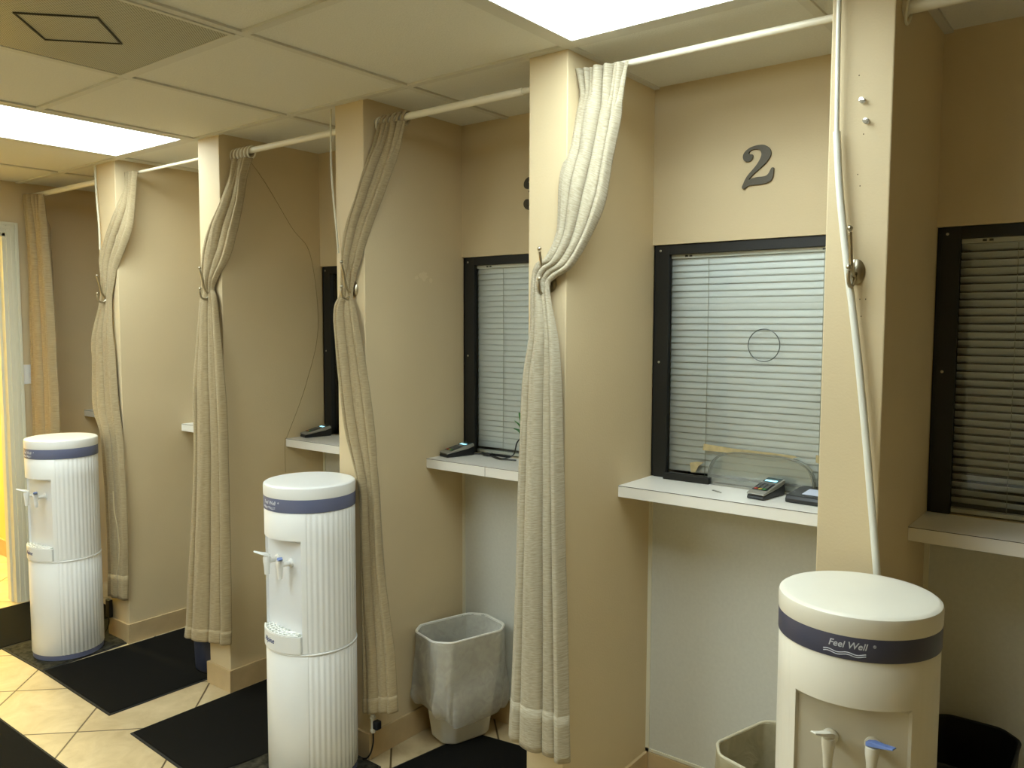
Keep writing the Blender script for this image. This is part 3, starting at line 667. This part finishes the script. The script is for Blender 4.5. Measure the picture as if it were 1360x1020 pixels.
# white curtain wands / cords beside the far pillars and the thin wire
def cordobj(pts, r, m, name, label, cat):
    b = Vector(pts[-1]); P = crv([Vector(p) for p in pts], 8)
    o = MB().tube([p - b for p in P], r, 10).build(name, m, smooth=True); o.location = b
    return tag(o, label, cat)
cordobj([(-1.046, -.008, 2.428), (-1.049, -.008, 2.25), (-1.036, -.012, 2.125), (-1.018, -.014, 2.0), (-1.004, -.016, 1.90)], .0035, M['wand'], 'curtain_wand', 'thin white wand hanging at the left edge of the middle cooler pillar', 'wand')
cordobj([(-2.866, -.012, 2.43), (-2.858, -.012, 2.281), (-2.842, -.012, 2.13), (-2.832, -.016, 2.01)], .0050, M['wand'], 'curtain_wand', 'thick white wand at the left edge of the far cooler pillar', 'wand')
cordobj([(-1.7845, .10, 2.40), (-1.7845, .221, 2.277), (-1.7845, .367, 2.084), (-1.7845, .473, 1.96), (-1.7845, .511, 1.621), (-1.7845, .435, 1.353), (-1.7845, .330, 1.13), (-1.7845, .309, 1.09), (-1.7845, .309, .946)], .0009, M['wire'], 'thin_wire', 'thin brown wire drooping down the side wall to the shelf end', 'wire')
cordobj([(-2.690, -.06, .80), (-2.682, -.06, .70), (-2.655, -.06, .61), (-2.645, -.06, .50), (-2.672, -.06, .40), (-2.69, -.062, .36)], .0018, M['tapecord'], 'cream_cord', 'thin cream cord over the curtain beside the far cooler', 'cord')

# ------------------------------------------------------------------ text helper
def text_pts(s, size, shear=.25):
    cu = bpy.data.curves.new('t', 'FONT'); cu.body = s; cu.size = size; cu.shear = shear; cu.align_x = 'CENTER'; cu.align_y = 'CENTER'; cu.resolution_u = 3; cu.offset = size * .012
    o = bpy.data.objects.new('t', cu); COL.objects.link(o)
    bpy.context.view_layer.update()
    dg = bpy.context.evaluated_depsgraph_get(); me = bpy.data.meshes.new_from_object(o.evaluated_get(dg))
    vs = [v.co.copy() for v in me.vertices]; fs = [tuple(p.vertices) for p in me.polygons]
    bpy.data.objects.remove(o); bpy.data.curves.remove(cu); bpy.data.meshes.remove(me); return vs, fs
def wrap(vs, fs, r, zc, ang=0, thick=.0006):
    """lay flat lettering on a cylinder of radius r, facing -Y at ang = 0"""
    mb = MB(); out = []
    for k in (0, 1):
        for v in vs:
            a = -PI / 2 + ang + v.x / r; rr = r + k * thick; out.append((rr * math.cos(a), rr * math.sin(a), zc + v.y))
    n = len(vs); ff = [tuple(i + n for i in f) for f in fs]
    from collections import Counter
    ed = Counter(); first = {}
    for f in fs:
        for a, b in zip(f, f[1:] + f[:1]): ed[frozenset((a, b))] += 1; first[frozenset((a, b))] = (a, b)
    for e, c_ in ed.items():
        if c_ == 1: a, b = first[e]; ff.append((a, b, b + n, a + n))
    mb.add(out, ff); return mb

# ------------------------------------------------------------------ water coolers
def cooler(loc, rz, label, aged=False):
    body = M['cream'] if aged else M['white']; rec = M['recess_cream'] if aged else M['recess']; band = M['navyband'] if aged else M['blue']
    R = .1595; Ht = 1.074
    t = thing('water_cooler', loc, label, 'water cooler', 'round white bottleless water coolers', rz)
    fr = -PI / 2; HWc = math.radians(43); HW = math.radians(50)
    def rib(a):  # a relative to the front, -pi..pi
        if abs(a) < HW: return 0
        return (-.0004 if aged else -.0017) * (0.5 + .5 * math.cos((abs(a) - HW) * 50)) - .0002
    def shell(z0, z1, skip=None, r=R, ribs=True, lip=0):
        """skip=(zs0,zs1): leave the front opening"""
        m = MB(); n = 480; A = [-PI + 2 * PI * i / n for i in range(n)]
        A = sorted(A + [-HWc, HWc]); n = len(A)
        zs = [z0, z0 + .002] + ([skip[0], skip[1]] if skip else []) + [z1 - .002, z1]
        for i, z in enumerate(zs):
            for a in A:
                rr = r + (rib(a) if ribs else 0) - (.0015 if i in (0, len(zs) - 1) else 0)
                m.v.append((rr * math.cos(a + fr), rr * math.sin(a + fr), z))
        for i in range(len(zs) - 1):
            for k in range(n):
                if skip and i == 2 and A[k] >= -HWc - 1e-6 and A[(k + 1) % n] <= HWc + 1e-6 and A[k] < HWc - 1e-6: continue
                m.f.append((i * n + k, i * n + (k + 1) % n, (i + 1) * n + (k + 1) % n, (i + 1) * n + k))
        return m
    # base ring and lower cabinet
    MB().lathe([(.150, .0005), (.157, .002), (.158, .026), (.150, .028)], 96).build('base_ring', M['blue'] if not aged else band, t, smooth=True)
    lc = shell(.026, .484, r=R + .0008); n = len(lc.v) // 4
    lc.f.append(tuple(range(3 * n, 4 * n))); lc.build('lower_cabinet', body, t, smooth=True, angle=50)
    MB().lathe([(R - .01, .4842), (R + .002, .4845), (R + .0028, .4875), (R + .001, .4905), (R - .01, .4908)], 96).build('seam_ring', body, t, smooth=True)
    # upper body with niche
    zt, zb = .888, .492
    ub = shell(.491, .985, skip=(zb + .002, zt), r=R); ub.build('upper_body', body, t, smooth=True, angle=50)
    # niche: side walls, roof, back
    xe = R * math.sin(HWc); ye = -R * math.cos(HWc); yb_ = ye + .007; xb = xe - .006
    m = MB()
    m.add([(-xe, ye, zb), (-xb, yb_, zb), (-xb, yb_, zt - .012), (-xe, ye, zt)], [(0, 1, 2, 3)])
    m.add([(xe, ye, zb), (xb, yb_, zb), (xb, yb_, zt - .012), (xe, ye, zt)], [(3, 2, 1, 0)])
    K = 24; top = []
    for i in range(K + 1):
        a = fr - HWc + 2 * HWc * i / K; top.append((R * math.cos(a), R * math.sin(a), zt))
    tb = [(-xb + 2 * xb * i / K, yb_, zt - .012) for i in range(K + 1)]
    m.add(top + tb, [(i, i + 1, K + 2 + i, K + 1 + i) for i in range(K)])
    m.add([(-xb, yb_, zb), (xb, yb_, zb), (xb, yb_, zt - .012), (-xb, yb_, zt - .012)], [(0, 1, 2, 3)])
    m.build('dispensing_niche', rec, t)
    # band and lid
    MB().lathe([(R - .01, .984), (R + .0012, .9845), (R + .0016, .986), (R + .0016, 1.029), (R + .0012, 1.031), (R - .01, 1.0312)], 128).build('blue_band', band, t, smooth=True)
    prof = [(R - .012, 1.030), (R + .0012, 1.0305), (R + .002, 1.034), (R + .0022, 1.062), (R + .0005, 1.0690), (R - .004, 1.0722), (R - .010, 1.0738), (R - .03, 1.0742), (.08, 1.0755), (.0005, 1.076)]
    MB().lathe(prof, 128).build('lid', body, t, smooth=True)
    # drip tray
    dt = MB(); ro = R + .006; HWt = math.radians(41); pts = []
    for i in range(29):
        a = fr - HWt + 2 * HWt * i / 28; pts.append((ro * math.cos(a), ro * math.sin(a)))
    pts += [(xe - .006, ye + .012), (-xe + .006, ye + .012)]
    dt.prism(pts, .4925, .553); d = dt.build('drip_tray', body, t, bevel=.0015)
    gr = MB(); inn = [(p[0] * .955, p[1] * .965) for p in pts[:29]] + [(xe - .012, ye + .010), (-xe + .012, ye + .010)]
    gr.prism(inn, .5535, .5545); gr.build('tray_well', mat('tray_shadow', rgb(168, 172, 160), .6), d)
    gg = MB()
    for k in range(-4, 5):
        x = k * .021; yo = -math.sqrt((ro * .965) ** 2 - x * x) + .002
        if yo < ye + .008: gg.box(x - .0022, x + .0022, yo, ye + .010, .5545, .5575)
    for rr_ in (.985, .90, .815, .755):
        q = []
        for i in range(25):
            a = fr - HWt * .93 + 2 * HWt * .93 * i / 24; p = (ro * rr_ * math.cos(a), ro * rr_ * math.sin(a), .556)
            if p[1] < ye + .012: q.append(p)
        if len(q) > 2: gg.tube(q, .0022, 6)
    gg.build('tray_grille', body, d)
    vs, fs = text_pts('Alpine', .026, .25); wrap(vs, fs, ro, .526, math.radians(-8)).build('lettering', M['navytxt'], d)
    # band lettering with waves
    vs, fs = text_pts('Feel Well', .0185, .25); w1 = wrap(vs, fs, R + .0016, 1.0135, math.radians(-4))
    vs, fs = text_pts('®', .008, 0); vs = [Vector((v.x + .05, v.y + .003, 0)) for v in vs]; w2 = wrap(vs, fs, R + .0016, 1.0135, math.radians(-4)); w1.add(w2.v, w2.f)
    for dz_ in (0, -.0042):
        q = []
        for i in range(41):
            u = -.045 + .08 * i / 40; a = -PI / 2 + math.radians(-4) + u / (R + .0018)
            q.append(((R + .0018) * math.cos(a), (R + .0018) * math.sin(a), .998 + dz_ + .0016 * math.sin(i / 40 * 2 * PI * 2.2)))
        w1.tube(q, .0009, 6)
    w1.build('lettering', M['whitetxt'], bpy.data.objects.get('blue_band') if False else [c for c in t.children if c.name.startswith('blue_band')][0])
    # taps
    for sx, lever in ((-1, body), (1, M['lever_blue'])):
        x = sx * .040; y = yb_; z = .800
        tp = MB()
        tp.lathe([(.016, 0), (.016, .004), (.009, .008), (.0085, .040), (.0001, .041)], 24, Matrix.Translation((x, y, z)) @ Matrix.Rotation(PI / 2, 4, 'X'))
        tp.lathe([(.0001, .018), (.012, .017), (.013, .010), (.0125, .0), (.010, -.018), (.0085, -.046), (.0065, -.047), (.0065, -.03)], 24, Matrix.Translation((x, y - .046, z)))
        tpo = tp.build('tap', M['white'] if not aged else body, t, smooth=True)
        R4 = Matrix.Translation((x, y - .046, z + .018)) @ Matrix.Rotation(sx * math.radians(38 if sx < 0 else 62), 4, 'Z') @ Matrix.Rotation(math.radians(-12 if sx < 0 else -5), 4, 'X')
        lv = MB(); vs = []
        for (yy, ww, zz, hh) in ((.010, .008, .0, .008), (-.004, .010, .002, .009), (-.022, .009, .004, .006), (-.046, .0075, .008, .003)):
            vs += [R4 @ Vector((-ww, yy, zz)), R4 @ Vector((ww, yy, zz)), R4 @ Vector((ww * .8, yy, zz + hh)), R4 @ Vector((-ww * .8, yy, zz + hh))]
        fs = [(0, 3, 2, 1), (12, 13, 14, 15)] + [(4 * i + k, 4 * i + (k + 1) % 4, 4 * i + 4 + (k + 1) % 4, 4 * i + 4 + k) for i in range(3) for k in range(4)]
        lv.add(vs, fs); lv.build('lever', lever, tpo, bevel=.001)
    return t
cooler((-2.835, -.235, .0085), math.radians(6), 'far round white water cooler with blue band near the doorway')
cooler((-.985, -.178, .0085), math.radians(-3), 'middle round white water cooler with blue band and fluted sides')
cooler((.911, -.228, 0), math.radians(12), 'near cream water cooler with navy band at the bottom right', aged=True)

# ------------------------------------------------------------------ card terminals, pad, hood, tape
def terminal(loc, rz, label):
    t = thing('card_terminal', loc, label, 'card terminal', 'card terminals on the shelves', rz)
    # side profile (y back positive, z up)
    low = [(-.072, .0005), (.070, .0005), (.074, .012), (.072, .040), (.040, .030), (-.070, .014), (-.074, .006)]
    MB().prism(low, -.031, .031, axis='x').build('lower_shell', M['dkplastic'], t, bevel=.003)
    up = [(-.073, .0145), (.040, .0305), (.072, .0405), (.068, .053), (.020, .044), (-.066, .0235), (-.073, .021)]
    a = MB(); a.prism(up, -.0325, .0325, axis='x'); a.build('upper_shell', M['silver'], t, bevel=.003)
    sl = math.atan2(.044 - .0235, .086)
    R4 = Matrix.Translation((0, -.066, .0240)) @ Matrix.Rotation(sl, 4, 'X')
    kp = MB().box(-.027, .027, .020, .080, 0, .0012, R4).build('keypad', M['dkplastic'], t)
    R5 = Matrix.Translation((0, .022, .0450)) @ Matrix.Rotation(math.atan2(.009, .048), 4, 'X')
    MB().box(-.027, .027, 0, .043, 0, .0012, R5).build('screen_bezel', M['scrdark'], t)
    MB().box(-.021, .021, .006, .019, .0012, .0019, R5).build('lit_screen_line', M['screen'], t)
    for i in range(3):
        for j in range(3): MB().box(-.021 + i * .0155, -.010 + i * .0155, .036 + j * .0135, .046 + j * .0135, .0012, .003, R4).build('key', M['key'], kp)
    for i, mm in enumerate(('keyred', 'keyyel', 'keygrn')):
        MB().box(-.021 + i * .0155, -.010 + i * .0155, .023, .031, .0012, .003, R4).build('colored_key', M[mm], kp)
    MB().box(-.024, .024, -.0742, -.072, .0165, .0180).build('card_slot', M['dkplastic'], t)
    return t
Z = ZS1 + .0005
t2 = terminal((.452, .450, Z), math.radians(-8), 'silver and black card terminal with lit screen under the number 2 window')
t2.scale = (.92, .92, .92)
t3 = copy_tree(t2, (-.828, .440, Z), math.radians(-14)); t3['label'] = 'silver and black card terminal above the white wastebasket'
t4 = copy_tree(t2, (-1.733, .448, Z), math.radians(-14)); t4['label'] = 'card terminal partly behind the middle cooler pillar curtain'
# signature pad
p = thing('signature_pad', (.605, .462, Z), 'black signature pad with pale screen beside the right pillar', 'signature pad', None, math.radians(-4))
m = MB(); m.prism([(-.060, .0005), (.060, .0005), (.060, .020), (.052, .032), (-.052, .022), (-.060, .012)], -.075, .075, axis='x'); m.build('body', M['dkplastic'], p, bevel=.003)
R6 = Matrix.Translation((0, 0, .0275)) @ Matrix.Rotation(math.atan2(.010, .104), 4, 'X')
MB().box(-.035, .050, -.030, .030, 0, .0015, R6).build('pad_screen', M['paper'], p)
# hood over the pass-through
h = thing('acrylic_hood', (.398, .540, Z), 'clear acrylic arched hood over the money slot under the number 2 window', 'hood')
arch = []
for i in range(33):
    a = PI - PI * i / 32; c_, s_ = math.cos(a), math.sin(a)
    arch.append((.176 * abs(c_) ** .55 * (1 if c_ > 0 else -1), .117 * abs(s_) ** .62))
def archmesh(y0, y1, sc0=1, sc1=1):
    m = MB(); n = len(arch)
    m.add([(x * sc0, y0, z * sc0) for x, z in arch] + [(x * sc1, y1, z * sc1) for x, z in arch], [(i, i + 1, n + i + 1, n + i) for i in range(n - 1)]); return m
am = archmesh(.012, -.012, 1, .985); n = len(arch)
ao = am.build('shell', M['acrylic'], h, smooth=True); sd = ao.modifiers.new('t', 'SOLIDIFY'); sd.thickness = .003
MB().tube([(x, -.013, z) for x, z in arch], .0015, 8).build('arch_edge', mat('acrylic_edge', rgb(120, 122, 112), .2), h, smooth=True)
m = MB(); m.prism([(x * .985, z * .985) for x, z in arch], -.0145, -.012, axis='y'); m.build('front_panel', M['acrylic'], h)
m = MB(); m.box(-.155, .150, -.020, -.0148, .0, .006); m.build('slot_lip', M['silver'], h, bevel=.001)
o = MB().box(.062, .232, .512, .536, Z, Z + .022).build('window_sill_strip', M['black'], bevel=.002); tag(o, 'short black sill strip at the base of the number 2 window', 'strip')
def tape(pts, lab):
    o = MB().prism(pts, D + .0085, D + .0115, axis='y').build('masking_tape', M['tape']); tag(o, lab, 'tape', 'masking tape on the number 2 window')
tape([(.195, 1.236), (.30, 1.230), (.42, 1.228), (.50, 1.226), (.512, 1.222), (.49, 1.216), (.43, 1.219), (.35, 1.214), (.26, 1.214), (.192, 1.214)], 'long torn strip of masking tape above the clear hood')
tape([(.145, 1.166), (.172, 1.172), (.196, 1.172), (.178, 1.158), (.166, 1.135), (.150, 1.133)], 'small folded scrap of masking tape left of the clear hood')
tape([(.570, 1.235), (.640, 1.233), (.640, 1.180), (.585, 1.186), (.586, 1.208), (.570, 1.212)], 'masking tape patch against the right pillar')
# bits on the shelf
m = MB(); m.box(-.017, .012, -.004, .004, 0, .0025); m.box(.010, .026, -.002, .002, .0003, .0022)
o = m.build('small_key', M['silver'], bevel=.0005); o.location = (.298, .425, Z); o.rotation_euler = (0, 0, -.5); tag(o, 'small metal clip lying on the number 2 shelf', 'clip')
# cable and green plant in the booth with the wastebasket
ct = thing('power_cable', (-.725, .47, Z), 'black cable with inline box behind the terminal above the wastebasket', 'cable')
MB().tube(crv([(-.085, .02, .004), (-.05, .045, .004), (-.005, .040, .004), (.05, .025, .004), (.105, .01, .004), (.14, .03, .02), (.155, .035, .07), (.19, .03, .10)], 8), .0028, 10).build('cord', M['dkplastic'], ct, smooth=True)
MB().tube(crv([(.02, .035, .004), (.09, -.005, .004), (.13, .0, .004), (.17, .01, .004)], 8), .0028, 10).build('cord_loop', M['dkplastic'], ct, smooth=True)
MB().box(-.018, .022, .028, .050, .0005, .013).build('inline_box', M['dkplastic'], ct, bevel=.003)
MB().box(-.045, .10, .052, .062, .0005, .010).build('black_strip', M['dkplastic'], ct, bevel=.002)
pp = thing('potted_plant', (-.455, .430, Z), 'small green leafy plant peeking from behind the pale linen curtain', 'plant')
MB().lathe([(.022, 0), (.024, .001), (.030, .05), (.032, .052), (.028, .052), (.026, .045), (.0001, .044)], 32).build('pot', M['dkplastic'], pp, smooth=True)
st = MB()
for i in range(11):
    a = i * 2.4; L = .05 + .03 * ((i * 7) % 5) / 5; hgt = .06 + .012 * i
    c0 = Vector((0, 0, .045)); tip = Vector((math.cos(a) * L, math.sin(a) * L * .7, hgt + .03))
    mid = (c0 + tip) / 2 + Vector((0, 0, .03)); pth = crv([c0, mid, tip], 6); side = Vector((-math.sin(a), math.cos(a), 0))
    vs = []; k = len(pth)
    for q, p_ in enumerate(pth):
        w_ = .014 * math.sin(PI * min(1, q / (k - 1) * .95 + .03)); vs += [p_ - side * w_, p_ + Vector((0, 0, -.003)), p_ + side * w_]
    st.add(vs, [(3 * q + c_, 3 * q + c_ + 1, 3 * q + c_ + 4, 3 * q + c_ + 3) for q in range(k - 1) for c_ in (0, 1)])
so = st.build('leaves', M['green'], pp, smooth=True); sd = so.modifiers.new('t', 'SOLIDIFY'); sd.thickness = .0008

# ------------------------------------------------------------------ wastebaskets
def smoothpoly(P, n=4): return [(p.x, p.y) for p in crv([(a, b, 0) for a, b in P], n, True)]
def octo(hx, hy, ch): return [(-hx, -hy + ch), (-hx + ch, -hy), (hx - ch, -hy), (hx, -hy + ch), (hx, hy - ch), (hx - ch, hy), (-hx + ch, hy), (-hx, hy - ch)]
def round_poly(P, r, k=5):
    out = []; n = len(P)
    for i in range(n):
        a, b, c = Vector(P[i - 1]), Vector(P[i]), Vector(P[(i + 1) % n])
        p0 = b + (a - b).normalized() * min(r, (a - b).length * .45); p1 = b + (c - b).normalized() * min(r, (c - b).length * .45)
        for q in range(k + 1):
            t = q / k; out.append(tuple((1 - t) ** 2 * p0 + 2 * t * (1 - t) * b + t * t * p1))
    return out
def loft(rings, name, m, parent, close_bottom=True, solid=0, smooth=True):
    mb = MB(); n = len(rings[0][0])
    for P, z in rings:
        for i, p_ in enumerate(P): mb.v.append((p_[0], p_[1], z if not callable(z) else z(i / n)))
    for r_ in range(len(rings) - 1):
        for i in range(n): mb.f.append((r_ * n + i, r_ * n + (i + 1) % n, (r_ + 1) * n + (i + 1) % n, (r_ + 1) * n + i))
    if close_bottom: mb.f.append(tuple(range(n - 1, -1, -1)))
    o = mb.build(name, m, parent, smooth=smooth, angle=60)
    if solid: s_ = o.modifiers.new('t', 'SOLIDIFY'); s_.thickness = solid; s_.offset = -1
    return o
def sc(P, fx, fy=None, dx=0, dy=0): fy = fy or fx; return [(p[0] * fx + dx, p[1] * fy + dy) for p in P]
def bin_(loc, rz, label, mb_, ml, Hb=.42, top=(.125, .170), bot=(.080, .118), bag=True, bagcol=None, seed=1):
    t = thing('wastebasket', loc, label, 'wastebasket', None, rz)
    T = round_poly(octo(top[0], top[1], .05), .02); B = round_poly(octo(bot[0], bot[1], .035), .02)
    def mix(f): return [(a[0] * f + b[0] * (1 - f), a[1] * f + b[1] * (1 - f)) for a, b in zip(T, B)]
    loft([(sc(B, .94), .0005), (B, .008), (mix(.35), Hb * .35), (mix(.62), Hb * .62), (mix(1), Hb), (sc(T, .97), Hb + .001)], 'basket', mb_, t, solid=.0025)
    if bag:
        n = len(T); rnd = random.Random(seed)
        def wav(P, amp, ph, f=5):
            out = []
            for i, p_ in enumerate(P):
                k = 1 + amp * (math.sin(2 * PI * f * i / n + ph) + .6 * math.sin(2 * PI * (f * 2.3) * i / n + ph * 2) + rnd.uniform(-.4, .4)); out.append((p_[0] * k, p_[1] * k))
            return out
        # inside, over the rim, and hanging outside with a loose lower edge
        low = lambda u: Hb * .36 + .035 * math.sin(2 * PI * u + 1.0) + .014 * math.sin(2 * PI * 4 * u)
        low2 = lambda u: Hb * .30 + .035 * math.sin(2 * PI * u + 1.0) + .014 * math.sin(2 * PI * 4 * u)
        rings = [(wav(sc(mix(.25), .9), .02, 3), Hb * .22), (wav(sc(mix(.5), .93), .02, 2), Hb * .5), (wav(sc(mix(.8), .955), .012, 1), Hb * .82), (sc(T, .965), Hb - .002),
                 (sc(T, .99), Hb + .005), (sc(T, 1.02), Hb + .004), (sc(T, 1.03), Hb - .012), (wav(sc(mix(.9), 1.05), .012, .5), Hb * .84), (wav(sc(mix(.82), 1.12, dx=-.006), .03, .9), Hb * .66), (wav(sc(mix(.75), 1.15, dx=-.004), .05, 1.1, 6), Hb * .55),
                 (wav(sc(mix(.7), 1.22, dx=-.002), .06, 1.4, 6), Hb * .44), (wav(sc(mix(.62), 1.24, dx=-.002), .07, 1.6, 6), low), (wav(sc(mix(.5), 1.20), .06, 2.0, 6), low2)]
        o = loft(rings, 'bin_liner', ml, t, close_bottom=True); sb = o.modifiers.new('s', 'SUBSURF'); sb.levels = 2; sb.render_levels = 2
        tx = bpy.data.textures.new('crinkle', 'CLOUDS'); tx.noise_scale = .035; tx.noise_depth = 2
        dm = o.modifiers.new('crinkle', 'DISPLACE'); dm.texture = tx; dm.strength = .005; dm.mid_level = .35; dm.texture_coords = 'LOCAL'
        rim = MB(); rim.tube([(p_[0] * 1.0, p_[1] * 1.0, Hb + .003) for p_ in T + T[:1]], .0045, 8, caps=False); rim.build('rim', mb_, t, smooth=True)
    else:
        rim = MB(); rim.tube([(p_[0], p_[1], Hb) for p_ in T + T[:1]], .004, 8, caps=False); rim.build('rim', mb_, t, smooth=True)
    return t
bin_((-.734, .352, .0085), math.radians(-16), 'white wastebasket with a clear liner folded over its rim', M['bin'], M['liner'], .425, (.118, .165), (.078, .112))
bin_((.578, .235, .0005), math.radians(-16), 'cream-lined wastebasket low beside the near cooler', M['bincream'], M['linercream'], .42, (.12, .16), seed=4)
bin_((1.040, .340, .0005), math.radians(0), 'tall black wastebasket in the dark booth right of the near cooler', M['binblack'], M['liner'], .545, (.115, .150), (.10, .12), bag=False)
bin_((-2.075, .10, .0085), 0, 'navy wastebasket sliver behind the third curtain from the left', M['binnavy'], M['liner'], .19, (.085, .09), (.075, .08), bag=False)

# ------------------------------------------------------------------ small fittings
v = thing('water_valve', (-.836, .0, .16), 'small white pipe and black-handled valve below the middle curtain', 'valve')
MB().tube([(-.006, -.022, .12), (-.002, -.022, .03)], .006, 14).build('pipe', M['white'], v, smooth=True)
m = MB(); m.tube([(-.002, -.022, .034), (0, -.022, -.036)], .0075, 14); m.lathe([(.011, -.004), (.011, .004)], 6, Matrix.Translation((-.001, -.022, .022))); m.lathe([(.011, -.004), (.011, .004)], 6, Matrix.Translation((0, -.022, -.028)))
m.build('valve_body', M['white'], v)
MB().box(.010, .034, -.034, -.010, -.016, .016).build('handle', M['valveblack'], v, bevel=.004)
MB().tube(crv([(0, -.022, -.034), (.002, -.024, -.075), (-.008, -.028, -.115), (-.024, -.032, -.138), (-.045, -.034, -.146)], 8), .0032, 10).build('hose', M['valveblack'], v, smooth=True)
a = thing('power_adapter', (-2.862, -.003, .10), 'black power adapter on the pillar edge beside the far cooler', 'adapter')
MB().box(-.028, .012, -.020, .0, .0, .095).build('body', M['dkplastic'], a, bevel=.004)
MB().tube(crv([(-.01, -.012, 0), (-.012, -.014, -.04), (-.025, -.03, -.08), (-.05, -.06, -.085)], 8), .0028, 8).build('cord', M['dkplastic'], a, smooth=True)
s_ = thing('light_switch', (-3.7995, -.002, 1.34), 'white wall switch plate between the door casing and the curtain', 'switch')
MB().box(0, .006, -.02, .034, -.057, .057).build('plate', M['white'], s_, bevel=.002)
MB().box(.006, .010, .002, .012, -.012, .012).build('toggle', M['white'], s_)

# ------------------------------------------------------------------ light
wd = bpy.data.worlds.new('world'); scn.world = wd; wd.use_nodes = True
wd.node_tree.nodes['Background'].inputs[0].default_value = (.05, .05, .045, 1); wd.node_tree.nodes['Background'].inputs[1].default_value = .3
ld = bpy.data.lights.new('corridor_lamp', 'AREA'); ld.energy = 60; ld.size = .6; ld.color = (1.0, .88, .38)
lo_ = bpy.data.objects.new('corridor_lamp', ld); COL.objects.link(lo_); lo_.location = (-4.55, -.10, 2.40); struct(lo_)

# ------------------------------------------------------------------ camera
cd = bpy.data.cameras.new('camera'); cam = bpy.data.objects.new('camera', cd); COL.objects.link(cam)
yaw, pit, rol = .66203, -.07283, .00265
fw_ = Vector((-math.sin(yaw) * math.cos(pit), math.cos(yaw) * math.cos(pit), math.sin(pit)))
rt = Vector((math.cos(yaw), math.sin(yaw), 0)); upv = rt.cross(fw_)
r2 = rt * math.cos(rol) + upv * math.sin(rol); u2 = -rt * math.sin(rol) + upv * math.cos(rol)
Mx = Matrix((r2, u2, -fw_)).transposed().to_4x4(); Mx.translation = Vector((1.3741, -2.0234, 1.6390)); cam.matrix_world = Mx
cd.sensor_fit = 'HORIZONTAL'; cd.sensor_width = 36; cd.lens = 1085.73 / 1360 * 36; cd.clip_start = .05
scn.camera = cam
vs_ = scn.view_settings; vs_.view_transform = 'Standard'; vs_.look = 'None'; vs_.gamma = 1; vs_.exposure = 0.93; vs_.use_curve_mapping = False
scn.cycles.use_denoising = True; scn.cycles.max_bounces = 10; scn.cycles.diffuse_bounces = 6; scn.cycles.transparent_max_bounces = 16
